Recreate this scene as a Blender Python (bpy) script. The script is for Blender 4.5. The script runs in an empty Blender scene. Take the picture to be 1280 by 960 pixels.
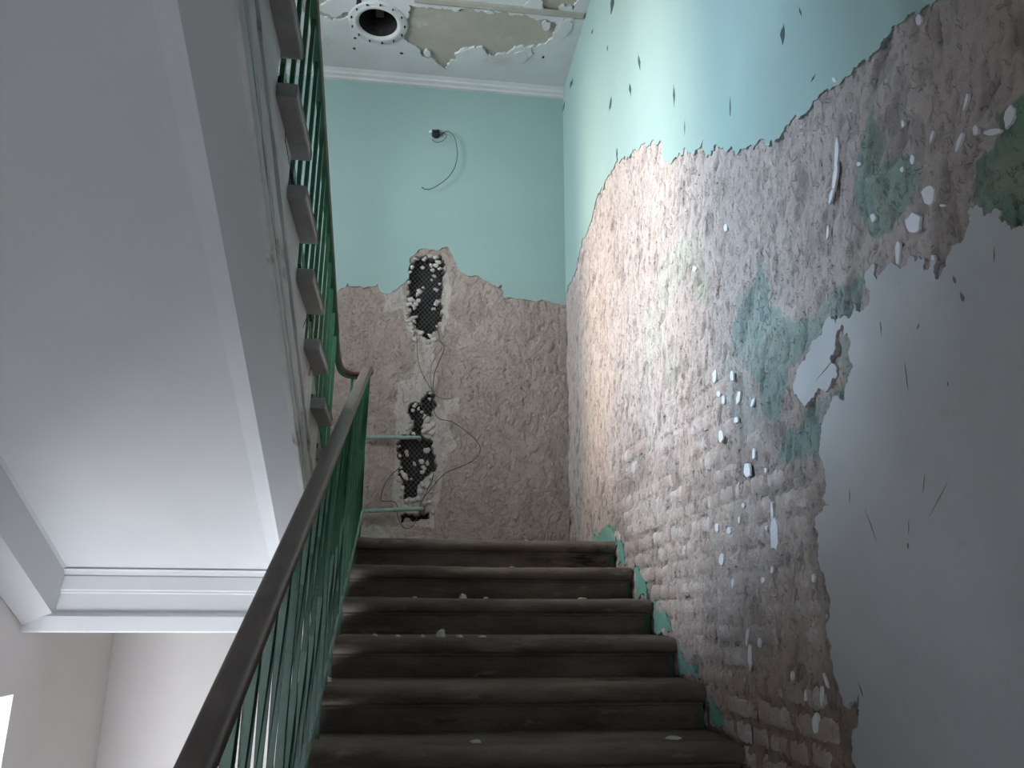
import bpy, bmesh, math, random
import numpy as np
from mathutils import Vector, Matrix
import mathutils.geometry as mgeo
random.seed(7); rng = np.random.default_rng(7)
S = bpy.context.scene; C = S.collection
R = math.radians

# ------------------------------------------------------------------ camera
F_PX, PITCH, YAW, ROLL = 970.05, R(16.3446), R(7.2176), R(0.3245)
CAM = Vector((-1.0988, -4.1522, -0.3692))
_f = Vector((math.sin(YAW)*math.cos(PITCH), math.cos(YAW)*math.cos(PITCH), math.sin(PITCH)))
_r = Vector((math.cos(YAW), -math.sin(YAW), 0)); _u = _r.cross(_f)
CR = math.cos(ROLL)*_r + math.sin(ROLL)*_u
CU = -math.sin(ROLL)*_r + math.cos(ROLL)*_u
cd = bpy.data.cameras.new('camera'); cam = bpy.data.objects.new('camera', cd); C.objects.link(cam)
cd.sensor_fit = 'HORIZONTAL'; cd.sensor_width = 36; cd.lens = 36*F_PX/1280
cd.clip_start = .05
M = Matrix((CR, CU, -_f)).transposed().to_4x4(); M.translation = CAM
cam.matrix_world = M; S.camera = cam

# ------------------------------------------------------------------ light and exposure
S.view_settings.view_transform = 'Standard'; S.view_settings.look = 'None'
S.view_settings.gamma = 1; S.view_settings.use_curve_mapping = False
S.view_settings.exposure = -0.12
w = bpy.data.worlds.new('sky'); S.world = w; w.use_nodes = True
w.node_tree.nodes['Background'].inputs[0].default_value = (.66, .80, .95, 1)
w.node_tree.nodes['Background'].inputs[1].default_value = 1.0
def area(name, loc, target, sx, sy, power, col, spread=180):
    l = bpy.data.lights.new(name, 'AREA'); l.shape = 'RECTANGLE'; l.size = sx; l.size_y = sy
    l.energy = power; l.color = col; l.spread = R(spread)
    o = bpy.data.objects.new(name, l); C.objects.link(o); o.location = loc
    o.rotation_euler = (Vector(target)-Vector(loc)).to_track_quat('-Z', 'Y').to_euler()
    return o
# daylight coming through the two stair windows in the left wall
area('sunlit_facade', (-8.2, -1.05, 4.2), (0, -.3, 1.9), .95, 3.2, 1250, (1, .82, .67))
area('open_sky', (-7.0, .25, 4.9), (0, -1.3, 1.3), 1.5, 2.6, 1500, (.60, .80, 1))
area('sky_upper_window', (-3.40, -.56, 2.46), (0, 1.9, 2.2), 1.1, 1.8, 100, (.86, .94, 1), 130)
area('sky_lower_window', (-3.38, -.80, -1.68), (-1.6, .9, -1.75), 1.45, .55, 108, (.88, .93, 1), 160)
area('fill_behind_camera', (-2.2, -5.35, -1.0), (-2.2, 0, -.2), .95, 1.6, 15, (.90, .94, 1))  # added fill lamp behind the camera, brightens the upper part of the soffit

# ------------------------------------------------------------------ scene constants
RISE, RUN = .155, .3071; SL = RISE/RUN
XL, DB, ZC = -2.931, 1.263, 3.77          # left wall, back wall, ceiling
def ray(px, py):
    return _f*F_PX + CR*(px-640) - CU*(py-480)
def atx(px, py, x=0.):                     # point of a wall plane under a measured photo position
    d = ray(px, py); return CAM + d*((x-CAM.x)/d.x)
def aty(px, py, y=DB):
    d = ray(px, py); return CAM + d*((y-CAM.y)/d.y)
def atz(px, py, z=ZC):
    d = ray(px, py); return CAM + d*((z-CAM.z)/d.z)

# ------------------------------------------------------------------ materials
def mat(name, c1, c2=None, scale=6, rough=.8, bump=.0, bscale=60, detail=6, metal=0, stretch=(1,1,1), attr=None, spec=.3, extra=None, coords='pos', ticks=0):
    m = bpy.data.materials.new(name); m.use_nodes = True; nt = m.node_tree; N = nt.nodes; L = nt.links
    b = N['Principled BSDF']; b.inputs['Roughness'].default_value = rough; b.inputs['Metallic'].default_value = metal
    b.inputs['Specular IOR Level'].default_value = spec
    if coords == 'pos': src = N.new('ShaderNodeNewGeometry').outputs['Position']
    else: src = N.new('ShaderNodeTexCoord').outputs['Object']
    mp = N.new('ShaderNodeMapping'); mp.inputs['Scale'].default_value = stretch; L.new(src, mp.inputs['Vector'])
    nz = N.new('ShaderNodeTexNoise'); nz.inputs['Scale'].default_value = scale; nz.inputs['Detail'].default_value = detail
    nz.inputs['Roughness'].default_value = .62; L.new(mp.outputs[0], nz.inputs['Vector'])
    rp = N.new('ShaderNodeValToRGB'); L.new(nz.outputs[0], rp.inputs[0])
    rp.color_ramp.elements[0].position = .36; rp.color_ramp.elements[1].position = .64
    rp.color_ramp.elements[0].color = (*c1, 1); rp.color_ramp.elements[1].color = (*(c2 or c1), 1)
    out = rp.outputs[0]
    if extra:                              # (colour, scale, low, high): spots of wear or stain
        for (ce, se, lo, hi) in extra:
            n2 = N.new('ShaderNodeTexNoise'); n2.inputs['Scale'].default_value = se; n2.inputs['Detail'].default_value = 8
            n2.inputs['Roughness'].default_value = .7; L.new(mp.outputs[0], n2.inputs['Vector'])
            mr = N.new('ShaderNodeMapRange'); mr.inputs[1].default_value = lo; mr.inputs[2].default_value = hi; L.new(n2.outputs[0], mr.inputs[0])
            mx = N.new('ShaderNodeMix'); mx.data_type = 'RGBA'; L.new(mr.outputs[0], mx.inputs[0]); L.new(out, mx.inputs[6]); mx.inputs[7].default_value = (*ce, 1)
            out = mx.outputs[2]
    if attr:
        at = N.new('ShaderNodeAttribute'); at.attribute_name = attr
        mx = N.new('ShaderNodeMix'); mx.data_type = 'RGBA'; mx.blend_type = 'MULTIPLY'; mx.inputs[0].default_value = 1
        L.new(out, mx.inputs[6]); L.new(at.outputs['Color'], mx.inputs[7]); out = mx.outputs[2]
    L.new(out, b.inputs['Base Color'])
    if bump:
        n3 = N.new('ShaderNodeTexNoise'); n3.inputs['Scale'].default_value = bscale; n3.inputs['Detail'].default_value = 8
        n3.inputs['Roughness'].default_value = .65; L.new(mp.outputs[0], n3.inputs['Vector'])
        bp = N.new('ShaderNodeBump'); bp.inputs['Strength'].default_value = bump; bp.inputs['Distance'].default_value = .01
        L.new(n3.outputs[0], bp.inputs['Height']); L.new(bp.outputs[0], b.inputs['Normal'])
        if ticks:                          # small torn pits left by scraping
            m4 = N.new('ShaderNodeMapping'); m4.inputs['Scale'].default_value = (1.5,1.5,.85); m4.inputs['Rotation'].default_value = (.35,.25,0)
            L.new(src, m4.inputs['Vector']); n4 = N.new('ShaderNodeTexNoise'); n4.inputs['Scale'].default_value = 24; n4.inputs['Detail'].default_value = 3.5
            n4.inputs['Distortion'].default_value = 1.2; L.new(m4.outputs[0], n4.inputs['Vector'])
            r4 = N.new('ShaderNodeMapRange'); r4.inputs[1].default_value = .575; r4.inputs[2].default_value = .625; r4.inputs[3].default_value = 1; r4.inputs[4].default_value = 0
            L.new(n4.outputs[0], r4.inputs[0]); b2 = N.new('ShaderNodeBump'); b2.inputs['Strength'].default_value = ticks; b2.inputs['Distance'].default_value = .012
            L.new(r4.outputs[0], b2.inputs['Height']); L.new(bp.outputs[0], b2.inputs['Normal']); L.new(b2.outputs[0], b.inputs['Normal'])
    return m
mTEAL  = mat('teal_paint', (.265,.385,.365), (.285,.405,.385), 1.5, .55, .06, 25)
mSKIM  = mat('white_skim', (.40,.41,.42), (.45,.46,.47), 2, .6, .1, 18, extra=[((.36,.37,.37), 5, .60, .75)])
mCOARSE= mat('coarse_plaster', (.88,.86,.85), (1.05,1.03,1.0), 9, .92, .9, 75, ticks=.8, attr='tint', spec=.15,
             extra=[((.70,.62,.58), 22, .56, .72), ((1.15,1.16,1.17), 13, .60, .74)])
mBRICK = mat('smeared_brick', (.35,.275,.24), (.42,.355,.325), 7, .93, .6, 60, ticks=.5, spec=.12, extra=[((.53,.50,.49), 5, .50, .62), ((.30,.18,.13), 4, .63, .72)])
mREM   = mat('plaster_remnant', (.68,.70,.73), (.74,.75,.77), 20, .7, .2, 40)
mLIME  = mat('limewash_white', (.47,.48,.48), (.53,.54,.54), 3, .8, .15, 30, extra=[((.40,.38,.33), 2.2, .60, .74)])
mCEILX = mat('bare_ceiling_plaster', (.30,.29,.25), (.36,.34,.29), 3, .9, .25, 30, extra=[((.46,.45,.42), 4, .58, .70)])
mWHITE = mat('white_wall_paint', (.66,.67,.69), (.69,.70,.71), 2, .7, .05, 20)
mCREAM = mat('cream_wall_paint', (.78,.745,.73), (.82,.785,.77), 1.2, .75, .08, 12)
mDARK  = mat('dark_cavity', (.012,.012,.012), (.03,.028,.025), 30, .95)
mWIREM = mat('rusty_mesh_wire', (.13,.13,.13), (.18,.175,.17), 60, .6)
mCABLE = mat('cable_sheath', (.035,.028,.025), (.06,.045,.04), 30, .5)
mGREEN = mat('green_gloss_paint', (.034,.135,.075), (.048,.165,.095), 14, .27, .1, 80, spec=.5, extra=[((.20,.33,.25), 9, .70, .76)])
mPALEG = mat('pale_green_paint', (.19,.29,.25), (.25,.35,.30), 14, .5, .1, 60, extra=[((.05,.04,.035), 24, .62, .68)])
mRAIL  = mat('brown_handrail', (.10,.070,.060), (.145,.108,.095), 10, .38, .12, 40, spec=.5, stretch=(3,1,1), extra=[((.24,.21,.20), 16, .66, .74)])
mREDW  = mat('red_brown_rail', (.11,.055,.045), (.17,.09,.075), 16, .5, .1, 60, stretch=(3,1,1))
mSTEP  = mat('worn_concrete', (.105,.084,.068), (.19,.157,.130), 5, .85, .35, 45, stretch=(.6,1,2.5), spec=.2,
             extra=[((.26,.23,.20), 11, .58, .74), ((.04,.034,.03), 3.2, .58, .70)])
mSTRING= mat('peeling_whitewash', (.47,.47,.455), (.56,.56,.545), 9, .85, .35, 35, stretch=(1,.5,1), extra=[((.30,.25,.23), 6, .58, .66)])
mUSTEP = mat('grey_tread', (.34,.33,.32), (.42,.405,.39), 12, .85, .3, 50, extra=[((.24,.215,.20), 9, .60, .72)])
mPCHIP = mat('dark_paint_chip', (.03,.055,.055), (.05,.08,.075), 20, .7)
mGPATCH= mat('green_wall_band', (.12,.27,.22), (.17,.32,.27), 10, .6, .15, 40)
mCHIP  = mat('loose_plaster', (.42,.40,.36), (.58,.55,.50), 12, .9, .3, 60, coords='obj')
mFLOOR = mat('screed_floor', (.46,.45,.43), (.55,.54,.52), 3, .9, .2, 30)
mFRAME = mat('white_window_frame', (.72,.74,.76), (.78,.79,.80), 6, .5)
mBOX   = mat('black_box', (.015,.018,.02), (.03,.032,.035), 30, .5)
mGLASS = bpy.data.materials.new('window_glass'); mGLASS.use_nodes = True
_n = mGLASS.node_tree; _n.nodes.clear()
_o = _n.nodes.new('ShaderNodeOutputMaterial'); _t = _n.nodes.new('ShaderNodeBsdfTransparent'); _g = _n.nodes.new('ShaderNodeBsdfGlossy')
_g.inputs['Roughness'].default_value = .02; _fr = _n.nodes.new('ShaderNodeFresnel'); _mx = _n.nodes.new('ShaderNodeMixShader')
_n.links.new(_fr.outputs[0], _mx.inputs[0]); _n.links.new(_t.outputs[0], _mx.inputs[1]); _n.links.new(_g.outputs[0], _mx.inputs[2]); _n.links.new(_mx.outputs[0], _o.inputs[0])

# ------------------------------------------------------------------ helpers
def link(name, me, m=None, parent=None):
    o = bpy.data.objects.new(name, me); C.objects.link(o)
    if m: me.materials.append(m)
    if parent: o.parent = parent
    return o
def obj(name, bm, m, parent=None, smooth=False):
    me = bpy.data.meshes.new(name); bm.normal_update(); bm.to_mesh(me); bm.free()
    if smooth:
        me.polygons.foreach_set('use_smooth', [True]*len(me.polygons))
    return link(name, me, m, parent)
def struct(o, label=None):
    o['kind'] = 'structure'
    if label: o['label'] = label
    return o
def tag(o, label, cat, group=None):
    o['label'] = label; o['category'] = cat
    if group: o['group'] = group
    return o
def empty(name, loc=(0,0,0)):
    o = bpy.data.objects.new(name, None); C.objects.link(o); o.location = loc; o.empty_display_size = .1; return o
def keep(parent, *kids):                    # parent children built in world space under a moved Empty
    for k in kids:
        k.parent = parent; k.matrix_parent_inverse = Matrix.Translation(parent.location).inverted()
def box(bm, a, b):
    v = [bm.verts.new((x,y,z)) for x in (a[0],b[0]) for y in (a[1],b[1]) for z in (a[2],b[2])]
    for f in ((0,1,3,2),(4,6,7,5),(0,4,5,1),(2,3,7,6),(0,2,6,4),(1,5,7,3)): bm.faces.new([v[i] for i in f])
    return v
def prism(bm, pts, axis, lo, hi):           # polygon in the two other axes, extruded along axis
    def mk(p, t):
        q = list(p); q.insert(axis, t); return bm.verts.new(q)
    A = [mk(p, lo) for p in pts]; B = [mk(p, hi) for p in pts]; n = len(pts)
    bm.faces.new(A); bm.faces.new(B[::-1])
    for i in range(n): bm.faces.new((A[i], B[i], B[(i+1)%n], A[(i+1)%n]))
    bmesh.ops.recalc_face_normals(bm, faces=bm.faces)
def sweep(bm, path, prof, closed_ends=True):  # prof: (side, up) offsets
    rings = []; n = len(path)
    for i, p in enumerate(path):
        t = (path[min(i+1,n-1)]-path[max(i-1,0)]).normalized()
        s = t.cross(Vector((0,0,1)))
        s = s.normalized() if s.length > 1e-4 else Vector((1,0,0)); u = s.cross(t)
        rings.append([bm.verts.new(p + s*a + u*b) for a, b in prof])
    k = len(prof)
    for i in range(n-1):
        for j in range(k): bm.faces.new((rings[i][j], rings[i][(j+1)%k], rings[i+1][(j+1)%k], rings[i+1][j]))
    if closed_ends: bm.faces.new(rings[0]); bm.faces.new(rings[-1][::-1])
    bmesh.ops.recalc_face_normals(bm, faces=bm.faces)
def rrect(wd, h, r=.3, n=3):
    r = min(wd,h)*r; out = []
    for cx, cy, a0 in ((wd/2-r,h/2-r,0),(-wd/2+r,h/2-r,90),(-wd/2+r,-h/2+r,180),(wd/2-r,-h/2+r,270)):
        for k in range(n+1):
            a = R(a0+90*k/n); out.append((cx+r*math.cos(a), cy+r*math.sin(a)))
    return out
def circ(r, n=8): return [(r*math.cos(2*math.pi*k/n), r*math.sin(2*math.pi*k/n)) for k in range(n)]
def spline(pts, n=8):
    out = []; P = [pts[0]]+list(pts)+[pts[-1]]
    for i in range(1, len(P)-2):
        for k in range(n):
            t = k/n; a,b,c,d = P[i-1],P[i],P[i+1],P[i+2]
            out.append(.5*((2*b)+(c-a)*t+(2*a-5*b+4*c-d)*t*t+(3*b-a-3*c+d)*t**3))
    out.append(P[-2]); return out
def rough_line(pts, step=.012, amp=.22, seed=0, closed=True, mn=.004):
    rr = random.Random(seed); cur = list(pts)
    while True:
        new = []; n = len(cur); done = True; rngn = n if closed else n-1
        for i in range(rngn):
            a, b = cur[i], cur[(i+1)%n]; new.append(a); d = math.hypot(b[0]-a[0], b[1]-a[1])
            if step < d < 1.2:
                k = rr.uniform(-amp, amp); k = math.copysign(min(abs(k), .018/d), k)
                new.append(((a[0]+b[0])/2-(b[1]-a[1])*k, (a[1]+b[1])/2+(b[0]-a[0])*k)); done = False
        if not closed: new.append(cur[-1])
        cur = new
        if done: return cur
def inpoly(poly, X, Y):
    X = np.asarray(X, float); Y = np.asarray(Y, float); ins = np.zeros(X.shape, bool); n = len(poly)
    for i in range(n):
        x1,y1 = poly[i]; x2,y2 = poly[(i+1)%n]
        if y1 == y2: continue
        c = ((y1 > Y) != (y2 > Y)) & (X < (x2-x1)*(Y-y1)/(y2-y1)+x1)
        ins ^= c
    return ins
def layer(name, plane, outer, holes, front, back, m, parent=None):
    """slab lying in a wall plane; plane = axis index held constant; outer/holes in the other two axes"""
    vs, es = [], []
    for lp in [outer]+list(holes):
        s = len(vs); vs += [Vector(p) for p in lp]; n = len(lp); es += [(s+i, s+(i+1)%n) for i in range(n)]
    r = mgeo.delaunay_2d_cdt(vs, es, [], 0, 1e-7); V = [tuple(v) for v in r[0]]; T = r[2]
    cx = np.array([sum(V[i][0] for i in t)/3 for t in T]); cy = np.array([sum(V[i][1] for i in t)/3 for t in T])
    ok = inpoly(outer, cx, cy)
    for h in holes: ok &= ~inpoly(h, cx, cy)
    T = [t for t, k in zip(T, ok) if k]
    def mk(p, c):
        q = [p[0], p[1]]; q.insert(plane, c); return q
    n = len(V); co = [mk(p, front) for p in V]+[mk(p, back) for p in V]
    cnt = {}
    for t in T:
        for i in range(3):
            e = (t[i], t[(i+1)%3]); cnt[e] = cnt.get(e, 0)+1
    faces = [tuple(t) for t in T]
    for (a,b) in list(cnt):
        if (b,a) not in cnt: faces.append((b, a, a+n, b+n))
    me = bpy.data.meshes.new(name); me.from_pydata(co, [], faces); me.update()
    bm = bmesh.new(); bm.from_mesh(me); bmesh.ops.recalc_face_normals(bm, faces=bm.faces)
    # make the front face out of the wall
    f0 = max(bm.faces, key=lambda f: f.calc_area()); want = front-back
    if f0.normal[plane]*want < 0: bmesh.ops.reverse_faces(bm, faces=bm.faces)
    for v in [v for v in bm.verts if not v.link_faces]: bm.verts.remove(v)
    bm.to_mesh(me); bm.free()
    return link(name, me, m, parent)
# numpy value noise
def vnoise(X, Y, seed):
    r = np.random.default_rng(seed); G = r.random((257,257)).astype(np.float32)
    xi = np.floor(X).astype(int); yi = np.floor(Y).astype(int); fx = X-xi; fy = Y-yi
    fx = fx*fx*(3-2*fx); fy = fy*fy*(3-2*fy); a = xi%256; b = yi%256
    return (G[a,b]*(1-fx)+G[a+1,b]*fx)*(1-fy)+(G[a,b+1]*(1-fx)+G[a+1,b+1]*fx)*fy
def fbm(X, Y, seed, o=4):
    s = 0; a = .5; t = 0
    for k in range(o): s = s+a*vnoise(X*2**k+17*k, Y*2**k+31*k, seed+k); t += a; a *= .5
    return s/t
def sstep(a, b, x): t = np.clip((x-a)/(b-a), 0, 1); return t*t*(3-2*t)
def heightfield(name, plane, U, V, H, tint, m, parent, flip=False):
    nu, nv = len(U), len(V); UU, VV = np.meshgrid(U, V, indexing='ij')
    co = np.empty((nu*nv, 3), np.float32); oth = [i for i in range(3) if i != plane]
    co[:, oth[0]] = UU.ravel(); co[:, oth[1]] = VV.ravel(); co[:, plane] = H.ravel()
    i = np.arange(nu*nv).reshape(nu, nv)
    q = np.stack([i[:-1,:-1], i[1:,:-1], i[1:,1:], i[:-1,1:]], -1).reshape(-1,4)
    if flip: q = q[:, ::-1]
    me = bpy.data.meshes.new(name); me.vertices.add(nu*nv); me.vertices.foreach_set('co', co.ravel())
    nf = len(q); me.loops.add(nf*4); me.loops.foreach_set('vertex_index', q.ravel().astype(np.int32))
    me.polygons.add(nf); me.polygons.foreach_set('loop_start', np.arange(0, nf*4, 4, dtype=np.int32))
    me.polygons.foreach_set('loop_total', np.full(nf, 4, np.int32)); me.update(); me.validate()
    at = me.color_attributes.new('tint', 'FLOAT_COLOR', 'POINT')
    at.data.foreach_set('color', np.concatenate([tint.reshape(-1,3), np.ones((nu*nv,1))], 1).astype(np.float32).ravel())
    return link(name, me, m, parent)
def blend(t, msk, col):
    msk = msk[..., None]; return t*(1-msk)+np.array(col)*msk

# ================================================================== RIGHT WALL
bm = bmesh.new(); box(bm, (.05,-5.1,-2.05), (.35,DB+.12,ZC+.1))
wall_right = struct(obj('wall_right', bm, mCREAM))
def RW(l): return [tuple(atx(x,y))[1:] for x,y in l]
teal_edge = [(705.4,380.5),(712,356),(721.7,331.8),(729.8,296.5),(743,261),(744.7,251.8),(754,238),(762,215),(767,212),(771.8,203),(771.6,185.4),(775.9,201.7),
 (781,195),(786.7,196),(793.5,188),(799,188),(804,181.6),(807,177),(811,181.6),(818,174),(819,180),(826,176),(828.7,189.7),(832.8,202),(841,203),(846.3,197),
 (851.8,195),(857,184),(860,191),(864,189.7),(873,187),(880,175),(883,196.5),(889.7,192.4),(895,179),(900.5,184),(916.8,184),(933,187),(942.5,187),(946.6,180),
 (956,174.8),(968,177.5),(976.4,170.7),(984.6,155.8),(1000,148),(1010,140.6),(1022.5,125),(1035,111),(1047.5,106),(1060,97),(1069,84),(1079,75),(1094,65.6),
 (1107,47),(1116,34),(1129,28),(1144,15.6),(1160,6),(1172.5,0),(1205,-35),(1300,-150)]
te = rough_line(RW(teal_edge), .007, .30, 3, closed=False)
teal_poly = te+[(-5.1, te[-1][1]+.2), (-5.1, ZC+.02), (DB+.02, ZC+.02), (DB+.02, te[0][1]-.015)]
layer('paint_layer', 0, teal_poly, [], -.0038, .05, mTEAL, wall_right)['label'] = 'smooth turquoise upper paint with a torn lower edge'
skim_edge = [(1400,250),(1300,278),(1280,283.6),(1272,284.6),(1266.8,287.7),(1260.7,278.5),(1253.6,277.5),(1253.6,263),(1247.5,261),(1241.4,267),(1231,270),(1225,256),
 (1215,258),(1212,265),(1215,277.5),(1211,285.6),(1206.9,299.8),(1198.8,303),(1191.6,307),(1188.6,318),(1185.6,332),(1179,341),(1171.6,349),(1168.4,341),(1173,327),
 (1165,325.6),(1162,338),(1156,332),(1157.5,322.5),(1149.7,322.5),(1145,327),(1138.8,320),(1135.6,332),(1123,333),(1107.5,336.6),(1101,344),(1096.6,350.6),(1095,330),
 (1088.8,335),(1082.5,344),(1084,350.6),(1088.8,363),(1087,382),(1076,391),(1070,379),(1068,389.7),(1054,396),(1035.6,396.6),(1031,407),(1023,422.5),(1010.6,441),
 (999.7,457),(994,475.6),(995,494),(1004,504),(1007.5,510),(1013.8,500.6),(1023,488),(1028,486.6),(1039,483.4),(1046.6,472.5),(1047.5,460),(1042,454),(1040,444),
 (1046.6,435),(1046.6,419),(1054,405),(1056,416),(1064,424),(1065,432),(1064,454),(1068.4,457),(1062,479),(1057.5,500.6),(1039,505),(1032.5,519),(1028,532),
 (1026.7,557),(1031,583),(1029.6,624),(1038,630),(1029.6,639),(1019.4,659),(1025,683),(1028,713),(1035,737),(1040,753),(1038,773),(1035,797),(1041.7,807),(1043,840),
 (1050,860),(1056.7,883),(1063,887),(1070,873),(1075,903),(1069,912),(1066.7,927),(1071.7,960),(1078,1000),(1090,1100),(1110,1250)]
se = rough_line(RW(skim_edge), .006, .26, 5, closed=False)
skim_poly = se+[(-5.1, se[-1][1]-.3), (-5.1, se[0][1]+.05)]
layer('skim_coat', 0, skim_poly, [], -.0040, .05, mSKIM, wall_right)['label'] = 'grey-white skim coat left on the lower wall nearest the camera'
# bare coarse plaster as displaced relief
U = np.arange(-3.2, DB+.012, .0072); V = np.arange(-1.75, 3.1, .0078)
Y, Z = np.meshgrid(U, V, indexing='ij')
wy = (fbm(Y*9, Z*9, 50, 3)-.5)*.05; wz = (fbm(Y*9+40, Z*9, 60, 3)-.5)*.05
H = (fbm(Y*3, Z*3, 1, 3)-.5)*.004 + (fbm((Y+wy)*26, (Z+wz)*22, 5, 4)-.5)*.0045 + (vnoise(Y*75, Z*60, 6)-.5)*.0022
bed = np.abs(((Z+1.28-.0385+wz*.12)/.077) % 1 - .5)*2       # bed joints of the brickwork under the plaster
jm = sstep(.5,.62,fbm(Y*3+9, Z*5, 31, 3))*sstep(.75,.35,Z+.6*np.maximum(0,Y+.3))
H = H - sstep(.84,.95,bed)*jm*.007
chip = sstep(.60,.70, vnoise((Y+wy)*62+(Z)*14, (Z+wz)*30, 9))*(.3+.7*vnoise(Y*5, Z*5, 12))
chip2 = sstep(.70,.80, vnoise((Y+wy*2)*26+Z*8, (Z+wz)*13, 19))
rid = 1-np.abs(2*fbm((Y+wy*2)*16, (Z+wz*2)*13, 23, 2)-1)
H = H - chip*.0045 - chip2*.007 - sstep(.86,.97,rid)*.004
bzone = sstep(.60-.75*np.maximum(0,Y+.3), .35-.75*np.maximum(0,Y+.3), Z+.12*np.maximum(0,-Y-1.2))*sstep(.3,.45,fbm(Y*2.2,Z*2.2,33,2))
H = np.clip(H-.0003-bzone*.0024, -.013, .0018)
edgeband = sstep(-2.0,-2.9, Y)
X = -H                                       # outwards is -x
tint = np.ones(Y.shape+(3,))*np.array([.49,.435,.415])
q = fbm((Y+wy)*2.2, (Z+wz)*1.6, 70, 4)
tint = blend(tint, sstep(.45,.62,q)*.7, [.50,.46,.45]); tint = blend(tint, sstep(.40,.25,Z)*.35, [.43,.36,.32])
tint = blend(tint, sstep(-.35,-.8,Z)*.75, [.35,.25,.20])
def stain(px, col, s, soft=.02):
    P = RW(px); return blend(tint, inpoly(P, Y+wy*1.3, Z+wz*1.3)*s*(.75+.25*sstep(.3,.6,fbm(Y*14,Z*14,90,2))), col)
GR = [.27,.365,.345]
for px, c, s in [
 ([(950,325),(958,345),(960,385),(990,400),(1020,395),(1035,370),(1080,345),(1082,385),(1030,407),(1005,440),(985,470),(975,530),(955,520),(945,470),(930,455),(915,440),(915,400),(930,370),(945,340)], GR, .9),
 ([(1030,500),(1065,470),(1066,500),(1034,522),(1030,560),(1025,578),(985,582),(965,577),(975,545),(1000,540),(1005,515)], GR, .85),
 ([(1090,130),(1105,200),(1140,190),(1150,215),(1145,240),(1130,260),(1110,290),(1085,292),(1065,250),(1070,200),(1080,160)], [.26,.36,.31], .85),
 ([(1290,110),(1255,130),(1262,150),(1225,200),(1230,225),(1220,250),(1240,270),(1290,280)], [.17,.28,.22], .9),
 ([(1040,425),(1066,415),(1070,460),(1052,480),(1042,450)], [.32,.36,.34], .8),
 ([(830,320),(850,300),(870,290),(885,340),(888,385),(874,380),(862,330),(850,350),(832,385),(830,445),(850,460),(840,485),(822,430),(818,350)], [.45,.47,.41], .8),
 ([(800,400),(815,380),(822,440),(812,470)], [.45,.47,.41], .6),
 ([(903,425),(950,500),(958,560),(930,560),(905,500)], [.44,.48,.47], .6),
 ([(740,665),(765,655),(775,690),(745,690)], [.25,.42,.34], .8)]:
    tint = stain(px, c, s)
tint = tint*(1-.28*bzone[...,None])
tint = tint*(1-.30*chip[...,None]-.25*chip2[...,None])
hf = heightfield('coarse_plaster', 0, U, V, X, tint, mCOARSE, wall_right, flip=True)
hf['label'] = 'bare pinkish rough plaster with chisel marks and green paint stains'
# bricks showing through the thin plaster low on the wall
def brick_mesh(k, L, Hh):
    nx, nz = 8, 4; bm = bmesh.new(); rr = random.Random(k); g = {}
    for i in range(nx+1):
        for j in range(nz+1):
            e = (i in (0,nx)) or (j in (0,nz)); c = (i in (0,nx)) and (j in (0,nz))
            a = (i/nx-.5)*L; b = (j/nz-.5)*Hh
            if c: a *= .965; b *= .88
            if e: a += rr.uniform(-.003,.003); b += rr.uniform(-.004,.004)
            h = -.006 if e else .0022+rr.uniform(-.003,.0025)
            g[i,j] = bm.verts.new((-h, a, b))
    for i in range(nx):
        for j in range(nz): bm.faces.new((g[i,j], g[i,j+1], g[i+1,j+1], g[i+1,j]))
    bmesh.ops.recalc_face_normals(bm, faces=bm.faces)
    if sum(f.normal.x for f in bm.faces) > 0: bmesh.ops.reverse_faces(bm, faces=bm.faces)
    bm.faces.ensure_lookup_table(); me = bpy.data.meshes.new('brick'); bm.to_mesh(me); bm.free(); me.materials.append(mBRICK)
    me.polygons.foreach_set('use_smooth', [True]*len(me.polygons)); return me
GREENP = RW([(1030,470),(1066,470),(1066,500),(1034,522),(1030,560),(1025,580),(985,585),(960,577),(955,520),(900,430),(950,330),(1080,345),(1080,385)])
stretch = [brick_mesh(k, .238, .062) for k in range(7)]; header = [brick_mesh(20+k, .114, .062) for k in range(5)]
bz = -1.28; row = 0; nb = 0
while bz < 1.0:
    yy = .62 - (.06 if row % 2 else 0); kind = row % 2
    while yy > -2.9:
        L = .25 if kind == 0 else .126
        yc, zc = yy-L/2, bz
        cen = [(yc+dy, zc+dz) for dy in (-L/2,0,L/2) for dz in (-.03,.03)]
        okb = not inpoly(skim_poly, [c[0] for c in cen], [c[1] for c in cen]).any()
        # thins out with height and towards the landing; hidden stretches below the steps left out
        lim = .46 - .75*max(0, yc+.3) - .12*max(0,-yc-1.2)
        pr = .97 if zc < lim-.35 else (.8 if zc < lim-.15 else (.4 if zc < lim else 0))
        if inpoly(GREENP, [yc],[zc])[0]: pr = 0
        if zc < SL*yc-.22: pr = 0
        if zc > .15 and yc < -1.55: pr *= .3
        dg = [abs(d) for d in (0,)]
        if okb and random.random() < pr*.92 and nb < 295:
            o = bpy.data.objects.new('brick', random.choice(stretch if kind == 0 else header)); C.objects.link(o)
            o.parent = wall_right; o.location = (random.uniform(.0,.0048), yc, zc+random.uniform(-.003,.003))
            o.rotation_euler = (R(random.uniform(-.9,.9)), R(random.uniform(-1.2,1.2)), R(random.uniform(-.9,.9))); nb += 1
        yy -= L
    bz += .077; row += 1
print('bricks', nb)
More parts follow.
